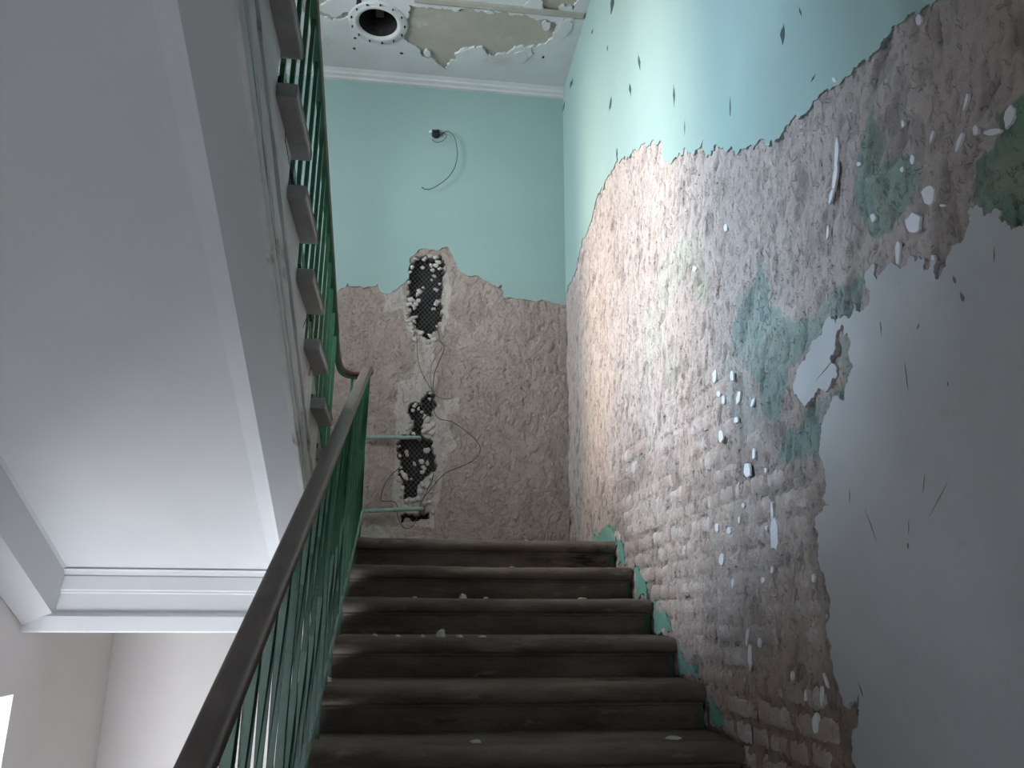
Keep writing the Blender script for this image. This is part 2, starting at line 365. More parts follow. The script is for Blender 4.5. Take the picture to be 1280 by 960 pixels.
# lumps of white plaster left on the bare wall, dark slivers standing in for chips in the paint
def blob_wall(name, px, py, rx, ry, m, h=.005, rot=0, n=11, parent=wall_right, seed=0, tailx=0, base=.002):
    rr = random.Random(int(px*7+py)+seed); pts = []
    for k in range(n):
        a = 2*math.pi*k/n; f = rr.uniform(.78,1.15); dx = rx*math.cos(a)*f; dy = ry*math.sin(a)*f
        if name != 'plaster_remnant': dx *= 1-abs(math.sin(a))**1.5; dy *= 1.1
        pts.append((px+dx*math.cos(rot)-dy*math.sin(rot), py+dx*math.sin(rot)+dy*math.cos(rot)))
    P = RW(pts); c = (sum(p[0] for p in P)/n, sum(p[1] for p in P)/n)
    bm = bmesh.new(); o1 = [bm.verts.new((base, p[0], p[1])) for p in P]
    o2 = [bm.verts.new((-h*.94, c[0]+(p[0]-c[0])*.93, c[1]+(p[1]-c[1])*.94)) for p in P]
    t = bm.verts.new((-h, c[0], c[1]))
    for k in range(n):
        bm.faces.new((o1[k], o1[(k+1)%n], o2[(k+1)%n], o2[k])); bm.faces.new((o2[k], o2[(k+1)%n], t))
    bmesh.ops.recalc_face_normals(bm, faces=bm.faces)
    if t.normal.x > 0: bmesh.ops.reverse_faces(bm, faces=bm.faces)
    return obj(name, bm, m, parent)
for a in [(1162,245,9,14),(1143,280,10,15),(1093,272,4,6),(1047,190,2.6,22,.05),(1045,222,2.5,18,.12),(1040,246,1.8,10,.25),(1124,315,3.2,18),(1263,145,6,17,.2),(1243,165,14,4,-.2),(1221,163,3.5,8),
          (1200,178,2.5,14,.35),(1166,172,1.8,9,.25),(1150,25,4,8),(1130,155,2,5),(1142,200,3,7),(1209,128,1.8,14,.25),(1129,212,2.5,3.5),(969,668,5.5,21),(966,640,1.6,14),(935,588,4.5,10),(894,470,3,9),(916,470,2.5,7),
          (924,497,2.5,9,.2),(905,500,2.5,6),(942,503,2,6,.3),(899,492,3,4),(921,525,3,4),(902,545,3.5,8),(903,699,3.5,9),(897,660,2.4,6.5),(912,663,3,5),(938,820,2.2,17),(935,795,1.6,12,.1),(950,803,2.4,6),(917,730,2,7),
          (1021,903,4.5,14),(958,588,1.5,4),(943,568,2,7),(930,632,2.3,3.5),(925,650,1.5,5),(1018,722,2.5,6),(959,660,1.6,3),(966,712,2,5),(955,725,2.5,4),(869,336,2.6,4),(908,285,2.6,5),(1036,290,1.3,10,.08),(1044,100,2.5,5,-.5),
          (1180,257,4,2),(1168,325,2.5,8),(1075,205,3,3),(991,845,2,6),(1008,870,1.5,8),(1028,870,1.8,12),(1033,850,1.3,10,-.3)]:
    blob_wall('plaster_remnant', a[0], a[1], a[2], a[3], mREM, .0040, a[4] if len(a) > 4 else 0)
for a in [(766,4,2.6,14,.12),(800,78,1.6,10,-.12),(788.6,112,1.7,7.5,-.1),(764,130,1.6,9,.15),(843.6,119,1.6,13,-.03),(980,44,3.2,13,.06),(914,135,.8,13),(772,192,1,7),(715,104,1.6,7,.3),(705.5,133,1,8,.2),(741,40,1,4,.3),
          (708,74,1,5,-.3),(724,16,1.2,6),(1002,15,1.2,6,-.3),(1018,98,1,6,.5),(760,60,.7,4),(857,160,.6,8),(706,92,1,4)]:
    o = blob_wall('paint_chip', a[0], a[1], a[2], a[3], mPCHIP, .0050, a[4] if len(a) > 4 else 0, n=12, base=.0)
for a in [(1103,410,1,9,-.1),(1135,470,.8,20,-.12),(1150,408,1.5,5,.4),(1187,480,1.2,3),(1205,372,3,6,-.3),(1195,350,2.6,5,-.3),(1245,320,1.2,10),(1064,620,.7,9),(1090,655,.7,22,-.35),(1137,682,1.6,4),(1138,660,.7,10),
          (1175,625,.6,30,.5),(1157,605,.7,14,.1),(1074,880,2,13,.1),(1078,862,1.2,10,-.3),(1046,400,1,6),(1035,460,.8,22,.7)]:
    blob_wall('scratch', a[0], a[1], a[2], a[3], mat('scratch_dark', (.17,.15,.14)) if 'scratch_dark' not in bpy.data.materials else bpy.data.materials['scratch_dark'], .0048, a[4] if len(a) > 4 else 0, n=7, base=.0)  # thin dark slivers drawn as scratches in the skim coat
# surviving green paint margin beside the steps
for px in [[(743,667),(762,661),(770,671),(771,682),(740,682)], [(773,676),(779,680),(783,706),(773,706)], [(794,709),(799,714),(807,727),(809,747),(795,748)],
           [(818,750),(823,756),(833,765),(842,789),(819,791)], [(848,800),(853,820),(866,832),(874,848),(850,846)], [(888,866),(893,880),(903,897),(910,910),(890,905)]]:
    P = RW(px)
    layer('green_paint_margin', 0, rough_line(P, .01, .2, int(px[0][0])), [], -.0028, .012, mGPATCH, wall_right)

# ================================================================== BACK WALL
bm = bmesh.new(); box(bm, (XL-.45,DB+.085,-2.05), (.35,DB+.3,ZC+.1)); box(bm, (XL,DB,-2.05), (.04,DB+.085,-.02))
wall_back = struct(obj('wall_back', bm, mCREAM))
def BW(l): return [(aty(x,y).x, aty(x,y).z) for x,y in l]
bedge = [(420,367.5),(427.5,360),(431,361),(435,354),(438,359),(450,357.5),(454,361),(463,359),(472.5,354.5),(475,364),(487.5,367.5),(496,362.5),(507.5,352.5),(510,337.5),(519,317.5),(527.5,311),
 (540,312.5),(547.5,313.8),(552.5,309.5),(558.8,308),(562,312),(565,317.5),(570,328),(575,340),(592.5,344.5),(610,352.5),(622.5,360),(627.5,355.5),(631,372.5),(650,373.8),(670,377),(680,375.5),(695,380),(706.5,381)]
be = BW(bedge); be = [(XL, be[0][1]-.02), (-2.4, be[0][1]+.03), (-2.1, be[0][1]-.03)]+be+[(.03, be[-1][1])]
be = rough_line(be, .012, .16, 11, closed=False)
layer('paint_layer', 1, be+[(.03,ZC+.02),(XL,ZC+.02)], [], DB-.005, DB+.085, mTEAL, wall_back)['label'] = 'turquoise upper paint with a ragged lower edge'
holes_px = [[(520.6,320),(530,321),(541,323),(553,317.6),(555,328),(554,351.5),(552.5,368),(551,380),(553,399),(549,401.6),(546.4,412.5),(540,417),(534,425),(528.8,420.6),(527,412),(520.6,410),(516,401.6),(512.5,395),(510,380),(508.5,370.5),(509,344.7),(512.5,330)],
 [(538.6,488.7),(544.4,494.4),(545.5,508),(538.6,522),(530.6,515),(528,531),(525,542.6),(531.7,548),(538.6,549.4),(541,588.5),(530,598),(521.4,606.8),(520,620.5),(512,620),(505,625),(502,606.8),(497,593),(501,582),(497,571),(498.5,551.7),(502,545),(515.7,540),(518,531),(513.4,522),(511,510.5),(519,502.4),(527,503.6),(531.7,494)],
 [(499.6,642),(515,643),(525,642),(536,641),(537,647),(527,648),(520,651),(511,647),(502,653)]]
holes = [rough_line(BW(h), .012, .3, 40+k) for k, h in enumerate(holes_px)]
U = np.arange(XL, .012, .0072); V = np.arange(-.03, 2.42, .0072)
Xg, Z = np.meshgrid(U, V, indexing='ij')
wx = (fbm(Xg*7, Z*7, 150, 3)-.5)*.10; wz = (fbm(Xg*7+40, Z*7, 160, 3)-.5)*.10
Hb = (fbm(Xg*3, Z*3, 101, 3)-.5)*.010 + (fbm((Xg+wx+Z*.3)*16, (Z+wz)*22, 105, 4)-.5)*.008 + (vnoise(Xg*60, Z*60, 106)-.5)*.003
rid = 1-np.abs(2*fbm((Xg+wx*1.4+Z*.8)*6, (Z+wz-Xg*.5)*11, 123, 3)-1)
Hb = Hb - sstep(.90,.99,rid)*.0045 - sstep(.66,.78,vnoise((Xg+wx)*34, (Z+wz)*22, 133))*.005
# smoother grout rendered around the chase
groutP = [BW(l) for l in ([(480,365),(500,352),(512,400),(540,420),(548,470),(545,500),(560,520),(572,560),(560,570),(542,660),(495,655),(492,560),(498,480),(515,470),(520,430),(508,410),(505,385),(482,390)],
          [(552,330),(566,360),(560,400),(551,420)], [(555,500),(575,495),(575,515),(560,520)])]
gm = np.zeros(Xg.shape)
for g in groutP: gm = np.maximum(gm, inpoly(g, Xg+wx*.5, Z+wz*.5)*1.)
Hb = np.clip(Hb, -.02, .0038)
Hb = Hb*(1-.55*gm)+.001*gm
tb = np.ones(Xg.shape+(3,))*np.array([.350,.298,.268])
q = fbm((Xg+wx)*2.5, (Z+wz)*2.5, 170, 4)
tb = blend(tb, sstep(.42,.6,q)*.7, [.39,.34,.31]); tb = blend(tb, sstep(.60,.72,q)*.5, [.31,.26,.225]); tb = blend(tb, gm*.75, [.47,.45,.425])
tb = blend(tb, sstep(.22,.08,Z+wz*.6)*sstep(-1.0,-1.2,Xg+wx)*.55, [.36,.42,.36])
hm = np.zeros(Xg.shape, bool)
for h in holes: hm |= inpoly(h, Xg, Z)
Yb = DB-Hb; Yb = np.where(hm, DB+.075, Yb); tb = np.where(hm[...,None], .03, tb)
hfb = heightfield('coarse_plaster', 1, U, V, Yb, tb, mCOARSE, wall_back, flip=False)
hfb['label'] = 'bare brown rough plaster around the broken-out chase'
# diamond wire mesh across the broken holes
bm = bmesh.new()
def wire_seg(bm, a, b, r=.0012, y=DB+.012):
    a = Vector((a[0], y, a[1])); b = Vector((b[0], y, b[1])); sweep_raw(bm, [a, b], r)
def sweep_raw(bm, path, r):
    d = (path[1]-path[0]).normalized(); s = d.cross(Vector((0,1,0))).normalized(); u = Vector((0,1,0)); R_ = []
    for p in path: R_.append([bm.verts.new(p+(s*math.cos(t)+u*math.sin(t))*r) for t in (0, 2.1, 4.2)])
    for j in range(3): bm.faces.new((R_[0][j], R_[0][(j+1)%3], R_[1][(j+1)%3], R_[1][j]))
for h in holes:
    xs = [p[0] for p in h]; zs = [p[1] for p in h]; sp = .038
    x0, x1, z0, z1 = min(xs), max(xs), min(zs), max(zs)
    for sgn in (1, -1):
        c = -3.
        while c < 3.5:
            c += sp; run = None
            t = np.arange(x0-.01, x1+.01, .006); zz = c+sgn*1.15*(t+1.2)+1.
            okk = inpoly(h, t, zz); st = None
            for i in range(len(t)):
                if okk[i] and st is None: st = i
                if st is not None and (not okk[i] or i == len(t)-1):
                    if i-st > 1: wire_seg(bm, (t[st]-.006, zz[st]-sgn*.007), (t[i]+.004, zz[i]+sgn*.005), y=DB+.010+.003*(sgn>0))
                    st = None
obj('wire_mesh', bm, mWIREM, wall_back)['label'] = 'diamond wire mesh over the dark chase'
# plaster keys hanging in the mesh
def lump_mesh(k):
    bm = bmesh.new(); bmesh.ops.create_icosphere(bm, subdivisions=2, radius=1); rr = random.Random(k)
    ph = [rr.uniform(0,6) for _ in range(6)]
    for v in bm.verts:
        c = v.co.copy(); f = 1+.18*math.sin(3*c.x+ph[0])+.16*math.sin(4*c.z+ph[1])+.12*math.sin(6*c.x*c.z+ph[2])
        v.co = Vector((c.x*f, c.y*.55*f, c.z*f))
    me = bpy.data.meshes.new('plaster_lump'); bm.to_mesh(me); bm.free(); me.materials.append(mLUMP)
    me.polygons.foreach_set('use_smooth', [True]*len(me.polygons)); return me
mLUMP = mat('lump_plaster', (.37,.35,.32), (.46,.44,.41), 30, .9, .3, 60)
lumps = [lump_mesh(k) for k in range(5)]
L_ = [(520,324,3),(531,324,3.4),(538,320,4),(545,322,4),(548,328,4.2),(545,332,3.5),(539,332,3),(541,338,3),(515.5,334,3),(528.5,334.6,2.6),(513,340,2),(550,336,3),(543,345,2.6),(539.5,350,2.4),(511,353,2.6),(549.5,355,2),
 (545,362,3),(525,364,4),(529,360,2.8),(522,368,3),(514,375,5),(512,380,4),(520,380,3),(523,376,3.4),(518,384,3),(545,380,4),(542,386,2.6),(547,377,3),(512,388,3),(520,396,3),(518,402,3),(514,410,4),(546,408,2),(526,416,3.4),
 (538,420,3.6),(543,424,4),(535,428,3),(516,398,3),(512,400,4),(509,392,3),(513,405,3),(516,416,4),(519,424,3.4),
 (538,492,2.2),(537,499,2.4),(519,507,3),(516,513,2.4),(523,511,2.4),(527,515,2.4),(531,521,3),(534,525,4),(512,528,3),(513,533,3.6),(535,534,5),(530,539,4),(541,530,4),(540,541,4),(517,542,2.5),
 (533,563,4.5),(508,565,2.6),(509,569,2.2),(527,577,3.2),(534,579,3.2),(518,580,2.8),(530,585,3.4),(528,590,3),(503,591,3),(506,595,3.4),(508,598,2.6),(514,599,2),(501,585,2),(503,610,3),(539,596,3),(528,606,4),(534,606,4),(525,614,4),
 (508,626,4),(516,626,4),(523,624,4),(500,620,3),(529,630,4),(505,634,3.5),(536,628,3.5),(539,615,3),(511,650,2.4),(530,640,3),(541,640,3),(500,570,2),(498,600,3),(499,558,2)]
mpp = (aty(521,500)-aty(520,500)).length
for (px, py, r) in L_:
    p = aty(px, py, DB-.004); o = bpy.data.objects.new('plaster_lump', random.choice(lumps)); C.objects.link(o); o.parent = wall_back
    s = r*mpp*.92; o.location = p; o.scale = (s, .012/.55*.6+s*.25, s*random.uniform(.85,1.25)); o.rotation_euler = (0, random.uniform(0,6), 0)

# ================================================================== LEFT WALL with two windows
W1 = (-1.62, .043, -1.98, -.757); W2 = (-1.32, .03, 1.50, 3.42)
bm = bmesh.new(); xo = XL-.42
ys = [-5.1, W1[0], W2[0], W2[1], W1[1], DB+.1]; zs = [-2.05, W1[2], W1[3], W2[2], W2[3], ZC+.1]
for i in range(5):
    for j in range(5):
        cy, cz = (ys[i]+ys[i+1])/2, (zs[j]+zs[j+1])/2
        if any(w_[0] < cy < w_[1] and w_[2] < cz < w_[3] for w_ in (W1, W2)): continue
        box(bm, (xo, ys[i], zs[j]), (XL, ys[i+1], zs[j+1]))
bmesh.ops.remove_doubles(bm, verts=bm.verts, dist=1e-5)
wall_left = struct(obj('wall_left', bm, mCREAM))
def window(n, w_):
    r = struct(empty(f'window_{n}', (xo+.08, (w_[0]+w_[1])/2, w_[2])))
    y0,y1,z0,z1 = w_; x = xo+.08; ks = []
    for nm, a, b in (('frame_side',(x-.03,y0,z0),(x+.03,y0+.05,z1)), ('frame_side',(x-.03,y1-.05,z0),(x+.03,y1,z1)), ('frame_head',(x-.03,y0+.05,z1-.05),(x+.03,y1-.05,z1)),
                     ('frame_sill',(x-.03,y0+.05,z0),(x+.03,y1-.05,z0+.05)), ('mullion',(x-.02,(y0+y1)/2-.025,z0+.05),(x+.02,(y0+y1)/2+.025,z1-.05)),
                     ('window_sill',(x+.03,y0+.005,z0-.0),(XL+.02,y1-.005,z0+.025))):
        bm = bmesh.new(); box(bm, a, b); ks.append(obj(nm, bm, mFRAME))
    for a, b in ((y0+.05,(y0+y1)/2-.025),((y0+y1)/2+.025,y1-.05)):
        bm = bmesh.new(); box(bm, (x-.003,a,z0+.05), (x+.003,b,z1-.05)); ks.append(obj('glass_pane', bm, mGLASS))
    keep(r, *ks)
window(1, W1); window(2, W2)

# ================================================================== CEILING
def CL(l): return [(atz(x,y).x, atz(x,y).y) for x,y in l]
HC, HR = (-1.495, .652), .140
def circle2(c, r, n=40): return [(c[0]+r*math.cos(2*math.pi*k/n), c[1]+r*math.sin(2*math.pi*k/n)) for k in range(n)]
patch = CL([(511,6),(508,24),(504,39),(509,51.6),(515.6,56),(525,62.5),(526.6,68.8),(537.5,74),(550,81),(558,87.5),(562,78),(570,75),(568,67),(575,62.5),(580,60),(602,61),(607,65.6),(618,70),(628.8,67),(644,58),
            (657,59),(672.5,58),(689.7,48),(694,39),(694,26.6),(669,22),(647.5,18.7),(622.5,15.6),(602,13),(575.6,11),(540,8)])
patch = rough_line(patch, .012, .28, 61)
patch2 = rough_line(CL([(398,12),(420,22),(437,14),(436,20),(428,24),(404,22),(380,20),(370,-20),(425,-25)]), .012, .2, 63)
patch3 = rough_line(CL([(650,-5),(676,2),(668,14),(690,18),(702,6),(716,12),(730,-15),(700,-30),(640,-20)]), .012, .3, 64)
ceiling = struct(layer('ceiling', 2, [(XL,-5.1),(.05,-5.1),(.05,DB+.1),(XL,DB+.1)], [circle2(HC, HR)], ZC+.012, ZC+.035, mCEILX))
layer('limewash_coat', 2, [(XL,-5.1),(.0,-5.1),(.0,DB),(XL,DB)], [patch, patch2, patch3, circle2(HC, HR+.002)], ZC-.004, ZC+.0125, mLIME, ceiling)['label'] = 'white limewash coat broken away in ragged patches'
bm = bmesh.new()                                  # ring moulding round the opening
prof = [(HR, .0), (HR+.012,-.014), (HR+.035,-.016), (HR+.05,-.006), (HR+.065,-.012), (HR+.078,0)]
rg = [[bm.verts.new((HC[0]+r*math.cos(2*math.pi*k/48), HC[1]+r*math.sin(2*math.pi*k/48), ZC-.003+z)) for r, z in prof] for k in range(48)]
for k in range(48):
    for j in range(5): bm.faces.new((rg[k][j], rg[k][j+1], rg[(k+1)%48][j+1], rg[(k+1)%48][j]))
bmesh.ops.recalc_face_normals(bm, faces=bm.faces)
obj('ring_moulding', bm, mLIME, ceiling, True)
bm = bmesh.new(); a_ = [bm.verts.new((p[0],p[1],ZC-.004)) for p in circle2(HC,HR-.002)]; b_ = [bm.verts.new((p[0],p[1],ZC+.45)) for p in circle2(HC,HR-.002)]
for k in range(40): bm.faces.new((a_[k], a_[(k+1)%40], b_[(k+1)%40], b_[k]))
bm.faces.new(b_)
obj('duct_lining', bm, mDARK, ceiling)
bm = bmesh.new(); box(bm, (HC[0]-.03,HC[1]-.13,ZC+.16), (HC[0]+.03,HC[1]+.13,ZC+.2)); obj('duct_baffle', bm, mat('dusty_metal', (.10,.11,.10), rough=.8), ceiling)
def ceil_bit(name, px, py, r, m, h, sq=1.6, n=10, seed=0):
    rr = random.Random(int(px*3+py)+seed); c = atz(px, py); mp = (atz(px+1,py)-atz(px,py)).length
    P = [(c.x+mp*r*rr.uniform(.75,1.2)*math.cos(2*math.pi*k/n), c.y+sq*mp*r*rr.uniform(.75,1.2)*math.sin(2*math.pi*k/n)) for k in range(n)]
    return layer(name, 2, P, [], ZC-.004-h, ZC+.0125, m, ceiling)
for a in [(668,8,12,1.6),(672,15,7,2),(588,70,12,1.3),(597,68,12,1.3),(578,68,7,1.2),(683,31,6,1.4),(700,20,6,1.5),(712,20,5,1.5),(650,70,9,1.0),(612,14,6,.5),(660,66,6,1.6),(706,34,8,2),(534,66,4,1.5)]:
    ceil_bit('limewash_flake', a[0], a[1], a[2], mLIME, .004+.0011*(a[0]%7)*.5, a[3])
for k in range(13):
    a = 2*math.pi*k/13; p = Vector((HC[0]+(HR+.055)*math.cos(a), HC[1]+(HR+.055)*math.sin(a), 0))
    layer('stud_hole', 2, [(p.x+.006*math.cos(t), p.y+.010*math.sin(t)) for t in (0,1.2,2.4,3.6,4.8)], [], ZC-.021, ZC+.0, mDARK, ceiling)
for a in [(446,33,3,1.5),(450,37,2.5,1),(444,47,2,1),(443,60,2,1),(502,66,2.5,.7),(466,48,2.5,1),(480,48,4,.6),(412,90,3,.4),(679,71,1.4,2),(449,2,4,2)]:
    ceil_bit('pit', a[0], a[1], a[2], mDARK, .001, a[3], 7)
bm = bmesh.new()                                  # ledge running across the ceiling
p1, p2 = atz(500,0), atz(700,24)
prism(bm, [(p1.y+.01,ZC-.004),(p1.y-.06,ZC-.004),(p1.y-.05,ZC-.016),(p1.y-.015,ZC-.018)], 0, p1.x+.1, -.02)
obj('ceiling_ledge', bm, mCEILX, ceiling)
bm = bmesh.new()                                  # cornice under the ceiling on the back wall
prism(bm, [(DB-.003,3.703),(DB-.03,3.706),(DB-.036,3.722),(DB-.028,3.728),(DB-.05,3.738),(DB-.056,3.752),(DB-.08,3.764),(DB-.085,ZC+.002),(DB-.003,ZC+.002)], 0, XL, -.006)
struct(obj('trim_1', bm, mLIME), 'thin white moulded cornice between turquoise wall and ceiling')

# ================================================================== LANDING, FLOORS
bm = bmesh.new(); box(bm, (-1.456,.37,-.2), (.0,DB,-.003)); box(bm, (XL,.079,-.2), (-1.456,DB,-.003)); struct(obj('landing_floor', bm, mFLOOR))
bm = bmesh.new(); box(bm, (XL-.4,-6.5,-2.2), (.35,DB+.3,-2.05)); struct(obj('floor', bm, mFLOOR))
bm = bmesh.new()
for a_, b_ in (((XL-.4,-5.3,-2.05),(-2.72,-5.1,ZC+.1)), ((-1.68,-5.3,-2.05),(.35,-5.1,ZC+.1)), ((-2.72,-5.3,-.08),(-1.68,-5.1,ZC+.1))): box(bm, a_, b_)
struct(obj('wall_front', bm, mCREAM))
bm = bmesh.new()                                  # door frame added unseen behind the camera, its opening lets in fill light
for a_, b_ in (((-2.76,-5.1,-2.05),(-2.70,-5.07,-.02)), ((-1.70,-5.1,-2.05),(-1.64,-5.07,-.02)), ((-2.70,-5.1,-.08),(-1.70,-5.07,-.02))): box(bm, a_, b_)
struct(obj('added_door_1', bm, mFRAME))
# moulded beam carrying the landing edge
bm = bmesh.new()
prism(bm, [(.20,-.476),(.012,-.478),(.004,-.470),(.0,-.402),(.008,-.394),(.030,-.384),(.030,-.296),(.024,-.290),(.024,-.282),(.014,-.276),(.014,-.214),(.022,-.208),(.006,-.204),(.0,-.190),(-.02,-.180),(.03,-.16),(.20,-.2)], 0, XL, -1.47)
struct(obj('trim_2', bm, mWHITE), 'white moulded beam across the stairwell under the landing')

# ================================================================== LOWER FLIGHT
flight = empty('stair_flight', (-.72, -1.7, -1.9))
tag(flight, 'dark worn concrete stair flight climbing between peeling wall and green railing', 'staircase')
def step_profile():
    p = [(RUN+.06, 0), (.030, 0)]
    for k in range(1, 8):
        a = R(90+k*24); p.append((.030+.030*math.cos(a)*1.0, -.030+.030*math.sin(a)))
    p += [(.034,-.062),(.040,-.066),(.041,-.074),(.047,-.078),(.048,-RISE-.02),(.12,-RISE-.14),(RUN+.06,-.17)]
    return p
P0 = step_profile()
kids = []
for i in range(0, 12):
    bm = bmesh.new(); rr = random.Random(i); n = 42; x0, x1 = -1.455, -.004; rows = []
    for k in range(n+1):
        x = x0+(x1-x0)*k/n; row_ = []
        wear = .006*math.exp(-((x+.72)/.45)**2)
        for j, (py, pz) in enumerate(P0):
            dy = dz = 0
            if 1 <= j <= 8:
                dy = wear*.8+rr.gauss(0,.0009); dz = -wear+rr.gauss(0,.0009)
                if i == 3 and .0 < x+.80 < .17 and j < 7: dy += .012*rr.random(); dz -= .008*rr.random()
                if x > -.04 and i > 1: dz -= .004; dy += .004
            row_.append(bm.verts.new((x, -i*RUN+py+dy, -i*RISE+pz+dz)))
        rows.append(row_)
    m_ = len(P0)
    for k in range(n):
        for j in range(m_): bm.faces.new((rows[k][j], rows[k][(j+1)%m_], rows[k+1][(j+1)%m_], rows[k+1][j]))
    bm.faces.new(rows[0]); bm.faces.new(rows[-1][::-1]); bmesh.ops.recalc_face_normals(bm, faces=bm.faces)
    o = obj('step', bm, mSTEP, smooth=True)
    md = o.modifiers.new('es', 'EDGE_SPLIT'); md.split_angle = R(38)
    kids.append(o)
    # green paint carried over from the wall onto the step end
    bm = bmesh.new(); box(bm, (-.022-.01*rr.random(), -i*RUN+.045, -i*RISE-RISE+.003), (-.005, -i*RUN+.0495, -i*RISE-.068)); kids.append(obj('green_edge_paint', bm, mat('dark_green_step_paint', (.05,.12,.09), (.08,.15,.115)) if 'dark_green_step_paint' not in bpy.data.materials else bpy.data.materials['dark_green_step_paint']))
keep(flight, *kids)

# ================================================================== UPPER FLIGHT
upper = empty('stair_flight', (-2.2, -1.2, .2))
tag(upper, 'upper stair flight seen from below, smooth grey soffit and peeling moulded side', 'staircase')
A0, AM = -.414, -.178                        # offsets of string bottom and of the soffit panel
def sz(off, y): return off-SL*y
Y0, Y1 = .03, -3.45
def sloped(name, prof, m, y0=Y0, y1=Y1, seg=1, jit=0):   # prof in (x, offset), extruded along the slope
    bm = bmesh.new(); rows = []; rr = random.Random(len(prof))
    for k in range(seg+1):
        y = y0+(y1-y0)*k/seg
        rows.append([bm.verts.new((x+rr.uniform(-jit,jit), y, sz(o_+rr.uniform(-jit,jit), y))) for x, o_ in prof])
    n = len(prof)
    for k in range(seg):
        for j in range(n): bm.faces.new((rows[k][j], rows[k][(j+1)%n], rows[k+1][(j+1)%n], rows[k+1][j]))
    bm.faces.new(rows[0]); bm.faces.new(rows[-1][::-1]); bmesh.ops.recalc_face_normals(bm, faces=bm.faces)
    return obj(name, bm, m)
mSBEAM = mat('grey_beam', (.475,.48,.49), (.505,.51,.52), 2, .75, .05, 20)  # even grey, darker than the soffit panel
uk = [sloped('soffit', [(XL+.004,AM+.10),(XL+.004,A0-.03),(-2.805,A0+.03),(-2.778,AM-.012),(-2.765,AM),(-1.79,AM),(-1.735,AM-.022),(-1.70,AM-.045),(-1.70,AM+.10)], mWHITE),
      sloped('string_beam', [(-1.70,AM+.1),(-1.662,A0),(-1.545,A0),(-1.545,AM+.1)], mSBEAM),
      sloped('string_moulding', [(-1.547,A0-.002),(-1.53,A0-.002),(-1.527,A0+.004),(-1.527,A0+.046),(-1.535,A0+.055),(-1.542,A0+.060),(-1.542,A0+.072),(-1.531,A0+.078),(-1.528,A0+.090),(-1.534,A0+.098),(-1.540,A0+.104),
                                (-1.541,A0+.112),(-1.534,A0+.120),(-1.534,A0+.20),(-1.541,A0+.212),(-1.541,A0+.222),(-1.530,A0+.232),(-1.528,A0+.250),(-1.536,A0+.262),(-1.547,A0+.272)], mSTRING, seg=70, jit=.0016)]
# saw-tooth string face
YN0, ZU0 = -.9245, .444
zig = []
for k in range(-3, 9):
    yn = YN0-k*RUN; zt = ZU0+k*RISE+.02
    if k == -3: yn0 = Y0+.0; zig += [(Y0, sz(A0+.26, Y0)), (Y0, zt+.0)]
    zig += [(yn+RUN+.002 if k > -3 else Y0, zt), (yn+.002, zt)]
zig = [p for p in zig if p[0] <= Y0+1e-6]
zig += [(zig[-1][0], sz(A0+.26, zig[-1][0]))]
bm = bmesh.new()
mstr = [(-1.547, -1.62)]
P = zig[:]
seen = []; 
for p in P:
    if not seen or (abs(p[0]-seen[-1][0])+abs(p[1]-seen[-1][1])) > 1e-4: seen.append(p)
uk.append(layer('string_face', 0, seen, [], -1.542, -1.62, mSTRING))
for k in range(-3, 9):
    yn = YN0-k*RUN; zu = ZU0+k*RISE
    yf = min(yn+.3524, .075)
    if yf-yn < .06: continue
    bm = bmesh.new(); rr = random.Random(200+k)
    prof = [(yn, zu), (yf-.02, zu), (yf-.004, zu+.008), (yf, zu+.022), (yf-.004, zu+.038), (yf-.02, zu+.046), (yn, zu+.046)]
    rows = []; xs_ = [XL+.004, -2.2, -1.6, -1.497, -1.487, -1.482, -1.487]; sc = [1,1,1,1,1,.9,.78]
    for x, s in zip(xs_, sc):
        cy, cz = (yn+yf)/2, zu+.023
        rows.append([bm.verts.new((x+rr.uniform(-.001,.001), a if s == 1 else cy+(a-cy)*(1-(1-s)*.04), cz+(b-cz)*s)) for a, b in prof])
    n = len(prof)
    for q_ in range(len(rows)-1):
        for j in range(n): bm.faces.new((rows[q_][j], rows[q_][(j+1)%n], rows[q_+1][(j+1)%n], rows[q_+1][j]))
    bm.faces.new(rows[0]); bm.faces.new(rows[-1][::-1]); bmesh.ops.recalc_face_normals(bm, faces=bm.faces)
    uk.append(obj('tread', bm, mUSTEP))
    bm = bmesh.new(); box(bm, (XL+.004, yn-.004, zu+.046), (-1.622, yn+.028, zu+RISE)); uk.append(obj('riser', bm, mUSTEP))
# cracks on the string
def crack(pts, wd=.004):
    bm = bmesh.new(); x = -1.5405; n = len(pts); A_ = []; B_ = []
    for i, p in enumerate(pts):
        q_ = atx(p[0], p[1], x); f = wd*(1-abs(2*i/(n-1)-1)**2)+.0006
        A_.append((q_.y-f/2, q_.z)); B_.append((q_.y+f/2, q_.z))
    for i in range(n-1): 
        a = [bm.verts.new((x, *A_[i])), bm.verts.new((x, *A_[i+1])), bm.verts.new((x, *B_[i+1])), bm.verts.new((x, *B_[i]))]
        b = [bm.verts.new(v.co+Vector((-.01,0,0))) for v in a]
        for f in ((0,1,2,3),(7,6,5,4),(0,4,5,1),(1,5,6,2),(2,6,7,3),(3,7,4,0)): bm.faces.new([(a+b)[t] for t in f])
    bmesh.ops.recalc_face_normals(bm, faces=bm.faces)
    return obj('crack', bm, mDARK)
for c in ([(357,160),(357,178),(359,186),(362,205),(366,218),(369,235)], [(376,330),(381,350),(384,372),(388,388),(390,402)], [(385,440),(388,448),(389,458),(386,470)], [(352,138),(355,134),(352,118),(351,96),(353,106)], [(379,410),(381,404),(383,398)]):
    uk.append(crack(c, .010))
keep(upper, *uk)

